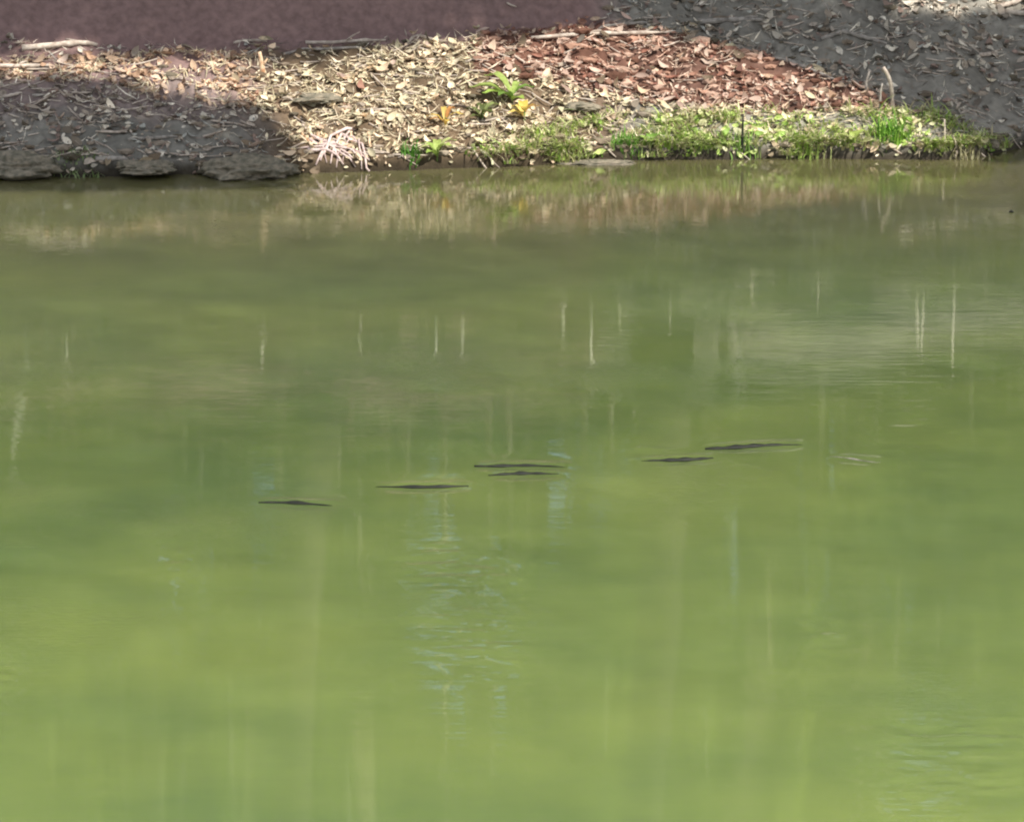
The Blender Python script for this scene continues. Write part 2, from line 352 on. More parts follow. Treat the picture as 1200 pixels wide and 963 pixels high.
# the biggest fallen leaves as pieces of the bank, sharing mesh data
protos = {}
def leaf_proto(key, col, kind):
    kk_ = (key, kind)
    if kk_ not in protos:
        one = np.array([1.]); r2 = np.random.default_rng(kind * 7 + 1)
        Vp, Fp, _ = leaves_mesh(np.zeros((1, 3)), np.array([[0, 0, 1.]]), one, one * (.42 + .05 * kind), one * (.25 + .16 * kind), one * (.9 - .3 * kind), one * .05, rs=r2)
        protos[kk_] = mesh_obj('leaf', Vp, Fp, M_leaf, tint=np.array(col)[None], link=False).data
    return protos[kk_]
for c, i in enumerate(big):
    col = tl[i]; q = tuple(np.round(col, 1))
    me = leaf_proto(q, col, c % 4)
    o = bpy.data.objects.new('leaf', me); COL.objects.link(o); o.parent = ground
    s = float(Lf[i]); nv = Vector(nr[i]) + Vector(rng.normal(0, .25, 3)); nv.normalize()
    o.rotation_mode = 'QUATERNION'; qt = nv.to_track_quat('Z', 'Y'); o.rotation_quaternion = qt @ Vector((0, 0, 1)).to_track_quat('Z', 'Y') @ Matrix.Rotation(rng.uniform(0, 6.28), 3, 'Z').to_quaternion()
    o.location = Vector(P[i]) + nv * .006; o.scale = (s, s, s)

# straw and shredded strips matted between the leaves
n = 30000; x = rng.uniform(-3.7, 3.7, n); d = rng.uniform(.03, 2.6, n); y = shore(x) + d; P = np.stack([x, y, h(x, y)], -1); px, py = project(P)
isR = inpoly(px, py, RED); isG = inpoly(px, py, GRASS); op = inpoly(px, py, OPEN); wrl = sst(.45, .75, x); wall = (wrl < .5) & (d > 1.33)
k = (rng.random(n) < np.where(isR, .35, np.where(isG, .4, np.where(op, .8, .22))) * np.clip(.6 + 2.5 * fbm(x * 5 + 3, y * 8, 3), .05, 1.4)) & ~wall
tl2 = np.where(isR[:, None], palette([(.62, .46, .36), (.5, .33, .25), (.7, .56, .44)], n), np.where(op[:, None], palette([(.66, .56, .4), (.74, .65, .5), (.5, .42, .28), (.6, .54, .36)], n), palette(GREYS, n)))  # strips too: warm tints in the sunlit patch, greys for shade
P, tl2, x, y = P[k], tl2[k], x[k], y[k]; n = len(P); Ls = rng.gamma(5, .015, n); Ws = rng.uniform(.004, .011, n); nr2 = normal(x, y)
Vl, Fl, kk = leaves_mesh(P + nr2 * .018, nr2, Ls, Ws, rng.uniform(-.5, .7, n), rng.uniform(0, 1, n), rng.uniform(.05, .4, n), 3)
tag(mesh_obj('dry_straw', Vl, Fl, M_leaf, tint=np.repeat(tl2, kk, 0)), kind='stuff')
# clods of red clay and small soil lumps
def rock_template(seed, k=1):
    import bmesh
    bm = bmesh.new(); bmesh.ops.create_icosphere(bm, subdivisions=k, radius=1)
    r = random.Random(seed)
    for v in bm.verts: v.co *= r.uniform(.72, 1.15)
    for v in bm.verts: v.co.z *= .65
    V = np.array([v.co[:] for v in bm.verts]); Fx = np.array([[v.index for v in f.verts] for f in bm.faces]); bm.free(); return V, Fx
n = 9000; x = rng.uniform(-3.7, 3.7, n); d = rng.uniform(.02, 2.6, n); y = shore(x) + d; P = np.stack([x, y, h(x, y)], -1); px, py = project(P)
isR = inpoly(px, py, RED); wrl = sst(.45, .75, x); wall = (wrl < .5) & (d > 1.3)
k = (rng.random(n) < np.where(isR, .9, np.where(d < .12, .5, .12))) & ~wall
P = P[k]; isR = isR[k]; n = len(P); Vs, Fs, Ts = [], [], []; off = 0
tv = [rock_template(i) for i in range(5)]
tcol = np.where(isR[:, None], palette([(.34, .2, .145), (.12, .06, .042), (.46, .31, .24)], n), palette([(.2, .16, .12), (.13, .11, .08), (.3, .25, .2)], n))
for i in range(n):
    Vt, Ft = tv[i % 5]; s = rng.gamma(4, .0042); a = rng.uniform(0, 6.28); c_, s_ = math.cos(a), math.sin(a)
    W_ = Vt @ np.array([[c_, s_, 0], [-s_, c_, 0], [0, 0, 1]]) * np.array([s * 1.5, s, s])
    Vs.append(W_ + P[i] + [0, 0, s * .3]); Fs.append(Ft + off); Ts.append(np.repeat(tcol[i:i + 1], len(Vt), 0)); off += len(Vt)
tag(mesh_obj('soil_clods', np.concatenate(Vs), np.concatenate(Fs), M_soil, tint=np.concatenate(Ts), smooth=False), kind='stuff')

# small twigs lying in the litter
tb = TB(); r = random.Random(5); cnt = 0
while cnt < 420:
    px_ = r.uniform(-60, 1260); py_ = r.uniform(5, 190)
    p = hit(px_, py_)
    if p.z <= .04: continue
    dsh = p.y - float(shore(np.array(p.x)))
    if p.x < .5 and dsh > 1.15 and r.random() < .99: continue
    if p.x > .6 and r.random() < .6: continue
    L = r.uniform(.05, .2); a = r.gauss(0, .4)
    q = Vector((p.x + L * math.cos(a), p.y + L * math.sin(a) * .8, 0)); m_ = (p + q) / 2
    pts = []
    for i in range(5):
        t_ = i / 4; xx = p.x + (q.x - p.x) * t_; yy = p.y + (q.y - p.y) * t_ + .006 * math.sin(t_ * 5 + cnt); pts.append(Vector((xx, yy, float(h(xx, yy)) + .014)))
    for _ in range(3):
        for i in range(1, 4): pts[i].z = (pts[i - 1].z + pts[i + 1].z) / 2
    rr = r.uniform(.003, .007); tb.tube(pts, [rr, rr, rr * .9, rr * .8, rr * .5], 5); cnt += 1
tag(tb.build('twig_litter', M_pale), kind='stuff')

# ------------------------------------------------------------------ named sticks and logs
def ground_stick(name, a, b, rpx, m, label, cat, seed, lift=.6, amp=.02, group=None, forks=0):
    A = hit(*a); B = hit(*b); rr = rpx / F * A.y; o = empty(name, A); tb = TB()
    pts = []
    for i, p in enumerate(wob(A, B, 9, amp, seed)):
        z = max(float(h(p.x, p.y)), 0) + rr * lift; pts.append(Vector((p.x, p.y, z)) - A)
    # rest on the humps as a stiff stick does
    for _ in range(6):
        for i in range(1, 8): pts[i].z = max(pts[i].z, (pts[i - 1].z + pts[i + 1].z) / 2)
    tb.tube(pts, [rr * (.75 + .35 * math.sin(1 + i * 1.7 + seed) ** 2) * (1 if i < 7 else .7) for i in range(9)], 9)
    tb.build('bark', m, o)
    r = random.Random(seed)
    for f in range(forks):
        tf = TB(); i = r.randint(3, 6); d = (pts[i + 1] - pts[i]).normalized(); e = pts[i] + d * r.uniform(.06, .12) + Vector((0, r.uniform(-.03, .05), r.uniform(.02, .06)))
        tf.tube([pts[i], pts[i].lerp(e, .5) + Vector((0, 0, .006)), e], [rr * .6, rr * .45, rr * .25], 6); tf.build('side_twig', m, o)
    return tag(o, label, cat, group)
ground_stick('log', (26, 62), (114, 56), 4.2, M_pale, 'thick bleached log lying at the foot of the brown clay wall, upper left', 'log', 1)
ground_stick('stick', (274, 52), (312, 51), 2.0, M_pale, 'short pale stick between the thick log and the centre of the wall foot', 'stick', 2)
ground_stick('stick', (358, 52), (452, 50), 2.2, M_pale, 'straight pale stick on the upper ledge just under the clay wall', 'stick', 3, forks=1)
ground_stick('stick', (332, 66), (432, 61), 1.9, M_grey, 'grey brown stick lying in front of the straight pale stick', 'stick', 4)
ground_stick('stick', (478, 53), (522, 51), 2.2, M_pale, 'knobbly short pale stick where the clay wall foot meets the litter', 'stick', 5, amp=.06)
ground_stick('branch', (622, 47), (792, 40), 2.6, M_pale, 'long pale branch along the top of the red clods', 'branch', 6, amp=.03, forks=2)
ground_stick('branch', (818, 29), (896, 28), 3.6, M_grey, 'thick grey branch in shade above the red clods', 'branch', 7, forks=1)
ground_stick('branch', (962, 48), (1040, 54), 2.8, M_grey, 'grey forked branch in the shade right of the red clods', 'branch', 8, amp=.05, forks=1)
ground_stick('stick', (1062, 43), (1082, 47), 2.0, M_grey, 'short grey stick just below the lit strip at the top right', 'stick', 9)
ground_stick('stick', (1076, 89), (1096, 78), 1.8, M_grey, 'slanting grey stick on the shaded slope beside the curved stake', 'stick', 10)
ground_stick('stick', (1108, 54), (1130, 58), 2.2, M_pale, 'pale stick in the middle of the shaded right slope', 'stick', 11)
ground_stick('stick', (1148, 68), (1168, 67), 2.8, M_pale, 'stubby pale stick near the right edge on the shaded slope', 'stick', 12, forks=1)
ground_stick('stick', (1172, 100), (1192, 100), 2.4, M_grey, 'lowest pale grey stick at the right edge of the shaded slope', 'stick', 13)
ground_stick('log', (1168, 11), (1203, 2), 3.2, M_pale, 'slanting bleached log in the top right corner', 'log', 14)
ground_stick('log', (1178, 20), (1212, 17), 3.4, M_pale, 'bleached log lying flat under the slanting log, top right corner', 'log', 15)
ground_stick('stick', (0, 115), (26, 113), 2.2, M_pale, 'pale stick at the left edge in the shaded hollow', 'stick', 16)
ground_stick('stick', (38, 113), (64, 114), 1.7, M_grey, 'thin grey stick beside the pale stick at the left edge', 'stick', 17)
ground_stick('branch', (-20, 84), (60, 80), 2.8, M_pale, 'sunlit pale branch on the left edge of the peach litter strip', 'branch', 18, forks=1)
ground_stick('plank', (112, 193), (150, 189), 3.4, M_grey, 'pale slab of driftwood at the waterline under the shaded left mound', 'driftwood', 19)
ground_stick('branch', (150, 166), (208, 163), 2.2, M_grey, 'grey branch on the shaded bank above the wide mossy rock', 'branch', 20)
ground_stick('branch', (700, 38), (770, 30), 2.0, M_grey, 'grey branch above the long pale branch at the wall end', 'branch', 21, amp=.04, forks=1)
ground_stick('stick', (905, 70), (980, 96), 2.4, M_grey, 'reddish grey stick slanting down the right side of the clods', 'stick', 22)

def stake(name, pts_px, base, rpx, m, label, cat, forks=0, tipf=.5):
    """an upright stalk: base on the ground, the other points in the plane through the base"""
    B = hit(*base); rr = rpx / F * B.y; pts = []
    for (px_, py_) in pts_px:
        d = ray(px_, py_); t_ = B.y / d.y; pts.append(Vector((d.x * t_, B.y, H + d.z * t_)) - B)
    pts[0] = Vector((pts[0].x, 0, -.03)); o = empty(name, B); tb = TB()
    fine = []
    for i in range(len(pts) - 1):
        for j in range(3): fine.append(pts[i].lerp(pts[i + 1], j / 3))
    fine.append(pts[-1])
    for _ in range(2): fine = [fine[0]] + [(fine[i - 1] + fine[i] * 2 + fine[i + 1]) / 4 for i in range(1, len(fine) - 1)] + [fine[-1]]
    k_ = len(fine); tb.tube(fine, [rr * (1 - (1 - tipf) * i / (k_ - 1)) for i in range(k_)], 8); tb.build('stalk', m, o)
    for f in range(forks):
        tf = TB(); p = fine[k_ // 2 + f]; e = p + Vector((.035 * (-1) ** f, -.01, .05)); tf.tube([p, e], [rr * .5, rr * .25], 6); tf.build('side_twig', m, o)
    return tag(o, label, cat)
stake('stake', [(1046, 130), (1046, 112), (1043, 92), (1035, 79)], (1046, 130), 2.6, M_pale, 'tall curved bleached stake standing behind the bright green tuft', 'stake', tipf=.8)
stake('stake', [(1032, 128), (1031, 112), (1034, 98)], (1032, 128), 2.0, M_grey, 'shorter dull stake just left of the curved stake', 'stake')
stake('stump', [(309, 92), (307, 78), (304, 61)], (309, 92), 4.2, M_orange, 'small orange brown stump standing in the peach coloured litter', 'stump', forks=1)
stake('stalk', [(233, 204), (233, 198), (234, 191)], (233, 204), 1.2, M_pale, 'thin pale stalk standing in the water before the mossy rock', 'stalk')
stake('stalk', [(870, 178), (870, 155), (871, 134)], (870, 178), 1.8, M_wet, 'dark upright stalk in the middle of the green grass belt', 'stalk')
stake('stalk', [(1107, 182), (1107, 162), (1107, 140)], (1107, 182), 1.5, M_pale, 'thin pale stalk near the right end of the grass belt', 'stalk')
stake('stalk', [(1119, 184), (1122, 172), (1117, 160)], (1119, 184), 1.6, M_pale, 'short pale stalk right of the thin stalk by the water', 'stalk')
stake('stalk', [(832, 20), (833, 10), (835, -6)], (832, 20), 2.0, M_grey, 'grey stalk standing in shade near the top edge', 'stalk', forks=1)
stake('stalk', [(978, 22), (972, 14), (966, 4)], (978, 22), 2.0, M_grey, 'leaning forked grey stalk near the top of the right slope', 'stalk', forks=1)
stake('stalk', [(1018, 110), (1014, 98), (1019, 84)], (1018, 110), 2.2, M_grey, 'crooked grey stalk left of the two stakes', 'stalk', forks=1)

# ------------------------------------------------------------------ rocks
def rock(px, py, wpx, hpx, dpt, label, seed, m=M_rock):
    import bmesh
    c = hit(px, py); bm = bmesh.new(); bmesh.ops.create_icosphere(bm, subdivisions=5, radius=1)
    W_ = wpx / F * c.y / 2; Hh = hpx / F * c.y
    co = np.array([v.co[:] for v in bm.verts]); nn = fbm(co[:, 0] * 1.7 + seed + 9, co[:, 1] * 1.7 + co[:, 2] + 30, 4); n2_ = fbm(co[:, 0] * 6 + seed + 9, co[:, 1] * 6 + co[:, 2] * 4 + 30, 3)
    for v, a, b_ in zip(bm.verts, nn, n2_):
        v.co *= 1 + .7 * a + .4 * b_
        v.co.x = math.copysign(abs(v.co.x) ** .85, v.co.x)
        v.co = Vector((v.co.x * W_, v.co.y * dpt, v.co.z * Hh * (.9 if v.co.z > 0 else .5)))
    me = bpy.data.meshes.new('rock'); bm.to_mesh(me); bm.free(); me.materials.append(m); me.polygons.foreach_set('use_smooth', [True] * len(me.polygons))
    o = bpy.data.objects.new('rock', me); COL.objects.link(o); o.location = (c.x, c.y, c.z - Hh * .15)
    return tag(o, label, 'rock')
rock(22, 200, 105, 20, .2, 'low mossy rock at the far left waterline', 1)
rock(170, 201, 70, 11, .18, 'dark mossy rock left of the thin stalk in the water', 2)
rock(290, 200, 110, 20, .24, 'wide dark mossy rock at the waterline left of the pale roots', 3)
rock(372, 116, 62, 9, .16, 'flat grey brown lump for the shade patch in the middle of the sunlit litter', 4, M_rock)  # grey lump put where a patch of shade falls on the litter
rock(682, 126, 44, 8, .1, 'small grey lump for the shade patch between the red clods and the grass', 5, M_rock)  # likewise a lump in place of a shade patch
rock(1160, 172, 22, 10, .05, 'small dark rock where the shaded slope meets the water', 6)
rock(700, 192, 90, 6, .06, 'low dark wet rock under the left end of the grass belt', 7)

# ------------------------------------------------------------------ pale roots at the waterline
c0 = hit(388, 190); o = empty('root_tangle', c0); r = random.Random(3)
for i in range(15):
    a = hit(r.uniform(345, 420), r.uniform(150, 180)); q = hit(r.uniform(372, 442), r.uniform(186, 203)); tb = TB()
    pts = []
    for j, p in enumerate(wob(a, q, 8, .10, i)):
        pts.append(Vector((p.x, p.y, max(float(h(p.x, p.y)), 0) + .012 + .022 * math.sin(j / 7 * 3.14) * r.uniform(.5, 1.5))) - c0)
    rr = r.uniform(.006, .013); tb.tube(pts, [rr * (1 - .07 * j) for j in range(8)], 7); tb.build('root', wood('root_bark', (.42, .3, .28), (.72, .6, .56)) if i == 0 else bpy.data.materials['root_bark'], o)
for i in range(5):
    a = hit(352 + i * 20, 158); q = hit(366 + i * 17, 176); tb = TB(); pts = [Vector((p.x, p.y, float(h(p.x, p.y)) + .015)) - c0 for p in wob(a, q, 6, .1, 40 + i)]
    tb.tube(pts, .009, 7); tb.build('root', M_orange, o)
tag(o, 'tangle of pale pinkish roots running down the bank into the water', 'roots')

# ------------------------------------------------------------------ grass belt and green plants
LIME = [(.46, .62, .16), (.58, .7, .24), (.66, .74, .34), (.3, .46, .1), (.7, .7, .4), (.62, .54, .38), (.74, .72, .46)]
n = 16000; x = rng.uniform(-.7, 3.1, n); d = rng.uniform(-.02, .62, n) ; y = shore(x) + d; P = np.stack([x, y, np.maximum(h(x, y), .02)], -1); px, py = project(P)
k = inpoly(px, py + 8, GRASS) & (rng.random(n) < np.clip(.5 + 4.2 * fbm(x * 4, y * 7, 3), 0, 1) * sst(-.9, .9, x)) ; P = P[k]; n = len(P)
yaw = rng.normal(-1.57, 1.3, n); hg = rng.gamma(5, .0125, n)
Vg, Fg, kk = blades_mesh(P, hg, rng.uniform(.004, .0095, n), rng.uniform(.3, 1.9, n), yaw)
m2 = 2000; xe = rng.uniform(-.4, 3.0, m2); xe = xe[rng.random(m2) < np.clip(.7 + 3 * fbm(xe * 5, xe * 0 + 2, 2), 0, 1) * sst(-.6, .8, xe)]; m2 = len(xe); ye = shore(xe) + rng.uniform(.02, .09, m2)      # blades hanging over the edge of the water
V2, F2, kk2 = blades_mesh(np.stack([xe, ye, h(xe, ye)], -1), rng.uniform(.05, .12, m2), rng.uniform(.004, .009, m2), rng.uniform(.8, 1.9, m2), rng.normal(-1.57, .5, m2))
Fg = np.concatenate([Fg, F2 + len(Vg)]); Vg = np.concatenate([Vg, V2]); n += m2
tag(mesh_obj('bank_grass', Vg, Fg, M_green, tint=np.repeat(palette(LIME, n), kk, 0)), kind='stuff')
n = 5200; x = rng.uniform(-.7, 3.0, n); d = rng.uniform(0, .6, n); y = shore(x) + d; P = np.stack([x, y, h(x, y)], -1); px, py = project(P)
k = inpoly(px, py, GRASS) & (rng.random(n) < np.clip(.35 + 3.2 * fbm(x * 5 + 7, y * 7, 3), 0, 1) * sst(-.9, .9, x)); P = P[k]; n = len(P)
Lg = rng.gamma(5, .0075, n); Vg, Fg, kk = leaves_mesh(P + [0, 0, .03] + rng.normal(0, .012, (n, 3)), normal(P[:, 0], P[:, 1]), Lg, Lg * .5, rng.uniform(-.2, .6, n), rng.uniform(-.3, .8, n), np.full(n, .5))
tag(mesh_obj('creeping_weeds', Vg, Fg, M_green, tint=np.repeat(palette(LIME, n), kk, 0)), kind='stuff')

def tuft(px, py, nb, hh, spread, cols, label, seed, name='grass_tuft', cat='grass', wd=(.003, .007), lean=(.1, .9)):
    r2 = np.random.default_rng(seed); c = hit(px, py)
    P = np.stack([r2.normal(0, spread, nb), r2.normal(0, spread * .6, nb), np.zeros(nb)], -1)
    P[:, 2] = np.maximum(h(P[:, 0] + c.x, P[:, 1] + c.y), 0) - c.z
    V_, F_, kk = blades_mesh(P, r2.uniform(.5, 1, nb) * hh, r2.uniform(*wd, nb), r2.uniform(*lean, nb), r2.uniform(0, 6.28, nb), 6)
    cc = np.array(cols)[r2.integers(0, len(cols), nb)] * (1 + r2.uniform(-.2, .2, (nb, 1)))
    o = mesh_obj(name, V_, F_, M_green, tint=np.repeat(cc, kk, 0), loc=c); return tag(o, label, cat)
tuft(1045, 165, 110, .21, .05, [(.2, .42, .05), (.3, .5, .08), (.12, .28, .04)], 'tallest bright green tuft below the curved stake', 1)
tuft(868, 172, 70, .15, .05, [(.2, .36, .07), (.3, .42, .12)], 'green tuft around the dark upright stalk', 2)
tuft(732, 172, 80, .12, .045, [(.14, .32, .05), (.22, .4, .08)], 'mid green tuft at the left end of the grass belt', 13)
tuft(820, 168, 60, .10, .06, [(.3, .42, .12), (.4, .46, .2)], 'pale short tuft between the mid green tuft and the dark stalk', 4)
tuft(945, 172, 80, .11, .09, [(.36, .5, .12), (.44, .5, .2)], 'pale lime tuft between the dark stalk and the bright green tuft', 5)
tuft(660, 185, 50, .1, .05, [(.36, .42, .14), (.5, .46, .25)], 'sparse yellowish tuft over the low wet rock', 6)
tuft(1135, 186, 50, .1, .06, [(.4, .38, .22), (.5, .45, .3)], 'straw coloured dry tuft at the right tip of the bank', 7)
tuft(483, 190, 45, .13, .025, [(.08, .22, .03), (.12, .3, .04)], 'dark green tuft at the waterline beside the small leafy weed', 8)
tuft(90, 188, 120, .07, .07, [(.22, .3, .12), (.3, .38, .18)], 'pale green cushion of grass between the two left mossy rocks', 9, lean=(.5, 1.8))

def weed(px, py, specs, cols, label, seed, name='leafy_weed'):
    """stem plus separate broad leaves; specs = (azimuth, length, width, rise)"""
    c = hit(px, py); o = empty(name, c); r = random.Random(seed); tb = TB()
    top = Vector((0, 0, .07)); tb.tube([(0, 0, -.02), (.004, 0, .03), top], [.006, .005, .004], 6); tb.build('stem', wood('green_stem', (.12, .2, .05), (.2, .3, .08)) if 'green_stem' not in bpy.data.materials else bpy.data.materials['green_stem'], o)
    for i, (az, L, W_, rise) in enumerate(specs):
        V_, F_ = [], []; m_ = 9; a = R(az); f = Vector((math.cos(a), math.sin(a), 0)); s_ = Vector((-math.sin(a), math.cos(a), 0))
        st = Vector((0, 0, .02 + .012 * (i % 4)))
        for j in range(m_):
            t_ = j / (m_ - 1); ctr = st + f * (L * t_) + Vector((0, 0, rise * L * math.sin(min(t_ * 1.5, 1.25) * 1.8) * .6 + .15 * rise * L * t_))
            wj = W_ / 2 * max(math.sin(math.pi * min(t_ * .92 + .06, 1)) ** .8, .04)
            for q in (-1, -.5, 0, .5, 1): V_.append(ctr + s_ * (q * wj) + Vector((0, 0, abs(q) * wj * .35 + .003 * math.sin(j * 2.3 + i))))
        for j in range(m_ - 1):
            for q in range(4): F_.append((j * 5 + q, j * 5 + q + 1, j * 5 + q + 6, j * 5 + q + 5))
        cc = np.array(cols[i % len(cols)]) * r.uniform(.7, 1.1) + np.array([.06, .03, .015])
        mesh_obj('leaf', [v[:] for v in V_], F_, M_green, o, tint=cc[None] * np.ones((len(V_), 1)))
    return tag(o, label, 'plant')
weed(600, 122, [(180, .26, .09, .5), (205, .2, .08, .35), (10, .14, .06, .6), (150, .2, .08, .8), (-60, .14, .06, .3), (240, .16, .07, .4), (60, .12, .05, .9)], [(.36, .52, .14), (.3, .48, .1), (.12, .28, .05)], 'broad leaved light green weed in the middle of the sunlit litter', 1)
weed(614, 142, [(95, .13, .06, .9), (140, .1, .05, .7), (20, .1, .045, .6), (-90, .12, .05, .4), (-150, .11, .05, .5)], [(.62, .48, .1), (.7, .55, .16), (.5, .3, .07)], 'yellow leaved weed right below the broad light green weed', 2)
weed(522, 152, [(100, .13, .035, 1.1), (170, .12, .03, .6), (60, .11, .03, 1), (-20, .12, .04, .5), (-80, .1, .03, .6), (200, .1, .03, .5)], [(.68, .52, .14), (.6, .44, .1), (.55, .26, .08)], 'small yellow and orange weed left of the two larger weeds', 3)
weed(565, 145, [(90, .14, .06, .8), (160, .12, .05, .6), (30, .13, .05, .7), (-60, .12, .05, .3), (-130, .11, .04, .4)], [(.06, .13, .03), (.1, .18, .05), (.24, .34, .12)], 'dark green weed between the yellow orange and the yellow weed', 4)
weed(512, 188, [(90, .12, .05, 1), (150, .12, .05, .7), (20, .13, .05, .8), (-40, .12, .05, .5), (-120, .12, .05, .5), (200, .1, .04, .8)], [(.34, .48, .12), (.24, .4, .08), (.42, .5, .2)], 'lime leafy weed hanging over the water left of centre', 5)
weed(762, 178, [(90, .1, .05, 1), (150, .1, .05, .7), (20, .1, .05, .8), (-90, .1, .05, .3)], [(.16, .36, .06), (.26, .42, .1)], 'small green leafy weed in the left half of the grass belt', 6)
weed(1000, 176, [(90, .1, .05, 1), (170, .11, .05, .6), (20, .1, .05, .8), (-100, .1, .05, .3)], [(.36, .5, .12), (.44, .54, .2)], 'small lime weed just left of the bright green tuft', 7)

# ------------------------------------------------------------------ things floating on the pond
labs = ['dark slim sliver floating alone, leftmost on the pond', 'dark wavy sliver floating second from the left', 'longer upper sliver of the floating pair at the centre', 'shorter lower sliver of the floating pair at the centre',
        'dark sliver floating just left of the longest one, right of centre', 'longest and rightmost dark sliver floating on the pond']
for i, (a, b_, rpx) in enumerate(FLOAT):  # tapered dark slivers lying in the pond surface
    A = pondhit(*a); B = pondhit(*b_); rr = rpx / F * A.y * 1.15; tb = TB(); L = B - A; pts = []; rad = []
    for j in range(17):
        t_ = j / 16; p = L * t_; s_ = Vector((-L.y, L.x, 0)).normalized()
        p = p + s_ * (.010 * math.sin(t_ * (4 + i % 3) + i * 2)) + Vector((0, 0, .001))
        pk = .46 + .1 * math.sin(i * 2.1); rad.append(rr * max(.05, (1 - abs(t_ - pk) / max(pk, 1 - pk)) ** .75 * (1 + .25 * math.sin(t_ * (15 + 3 * i) + i)))); pts.append(p)
    tb.tube(pts, rad, 10, .75); o = tb.build('floating_sliver', M_wet, loc=A); tag(o, labs[i], 'stick', 'dark slivers floating on the pond')
A = pondhit(972, 535); B = pondhit(1032, 542); tb = TB(); L = B - A; tb.tube([L * t_ + Vector((0, .01 * math.sin(t_ * 6), .0012)) for t_ in np.linspace(0, 1, 11)], [.0008 + .0042 * math.sin(math.pi * t_) ** 2 * (1 + .5 * math.sin(t_ * 17)) for t_ in np.linspace(0, 1, 11)], 8, .6)
tag(tb.build('floating_twig', M_grey, loc=A), 'thin faint twig floating right of the longest dark sliver', 'twig')
A = pondhit(1185, 249); tb = TB(); tb.tube([(-.012, 0, 0), (0, 0, .006), (.012, .004, 0)], [.004, .012, .004], 8); tag(tb.build('seed_pod', M_wet, loc=A), 'tiny dark seed pod floating near the right edge', 'seed pod')

# ------------------------------------------------------------------ trees behind the bank (seen mirrored in the pond) and the canopy that shades it
GAPS = [(545, 690, 48, 65), (565, 780, 66, 40), (1130, 905, 110, 55), (205, 655, 16, 55), (975, 745, 14, 32), (1065, 470, 34, 50), (12, 790, 16, 30), (860, 640, 10, 60), (330, 860, 14, 60), (740, 860, 12, 70)]       # openings through the wood, given where their mirror images lie
def tree(name, x, y, hh, r0, crown_r, crown_z, nleaf, cols, label, group, seed, bark, lean=(0, 0), lsize=.16, extra=None, clumps=26, limbs=14, seg=3):
    r2 = np.random.default_rng(seed); z0 = float(h(np.array(x), np.array(y))); o = empty(name, (x, y, z0)); tb = TB()
    top = Vector((lean[0], lean[1], hh)); tp = []
    for i in range(10):
        t_ = i / 9; tp.append(Vector((lean[0] * t_ ** 1.6 + .12 * math.sin(t_ * 6 + seed), lean[1] * t_ ** 1.6 + .1 * math.sin(t_ * 5 + seed * 2), hh * t_ - .1)))
    tb.tube(tp, [r0 * (1.25 if i == 0 else 1) * (1 - .085 * i) for i in range(10)], 8)
    cc = r2.normal(0, 1, (clumps, 3)); cc /= np.linalg.norm(cc, axis=1, keepdims=True); cc *= r2.random((clumps, 1)) ** .4
    cc = cc * np.array([crown_r, crown_r, (hh - crown_z) * .55]) + np.array([lean[0] * .9, lean[1] * .9, (hh + crown_z) / 2 + .3])
    for c in cc[:limbs]:
        i = int(np.clip((c[2] / hh) * 8 - 1, 3, 8)); a = tp[i]; e = Vector(c); m_ = a.lerp(e, .5) + Vector((0, 0, .15)); tb.tube([a, m_, e], [r0 * .35, r0 * .22, r0 * .08], 5)
    tb.build('trunk', bark, o)
    w_ = r2.integers(0, clumps, nleaf); P = cc[w_] + r2.normal(0, 1, (nleaf, 3)) * crown_r * np.array([.2, .2, .14])
    if name in ('wood_tree', 'young_tree', 'shrub'):
        Q = P + [x, y, z0]; Q[:, 2] *= -1; qx, qy = project(Q); ko = np.ones(nleaf, bool)
        for (a_, b_, ra_, rb_) in GAPS: ko &= ((qx - a_) / ra_) ** 2 + ((qy - b_) / rb_) ** 2 + 2.5 * fbm(qx / 18, qy / 40, 2) > 1
        P = P[ko]; w_ = w_[ko]; nleaf = len(P)
    if extra is not None: P = np.concatenate([P, extra - np.array([x, y, z0])])
    m = len(P); nn = r2.normal(0, .6, (m, 3)) + [0, 0, .8]; nn /= np.linalg.norm(nn, axis=1, keepdims=True); Ls = r2.uniform(.6, 1.4, m) * lsize
    V_, F_, kk = leaves_mesh(P, nn, Ls, Ls * .55, r2.uniform(0, .5, m), r2.uniform(-.2, .5, m), np.full(m, .2), seg, rs=r2)
    ct = np.array(cols)[r2.integers(0, len(cols), m)] * (1 + r2.uniform(-.25, .25, (m, 1)))
    if nleaf: ct[:nleaf] *= r2.uniform(.45, 1.7, (clumps, 1))[w_]         # each bough has its own green, old or fresh
    mesh_obj('crown', V_, F_, M_crown, o, tint=np.repeat(ct, kk, 0)); return tag(o, label, 'tree', group)

DARKG = [(.05, .09, .03), (.07, .11, .035), (.09, .12, .04)]; MIDG = [(.09, .15, .04), (.12, .18, .05), (.14, .17, .05)]; YEL = [(.26, .3, .08), (.34, .36, .1), (.2, .26, .06)]
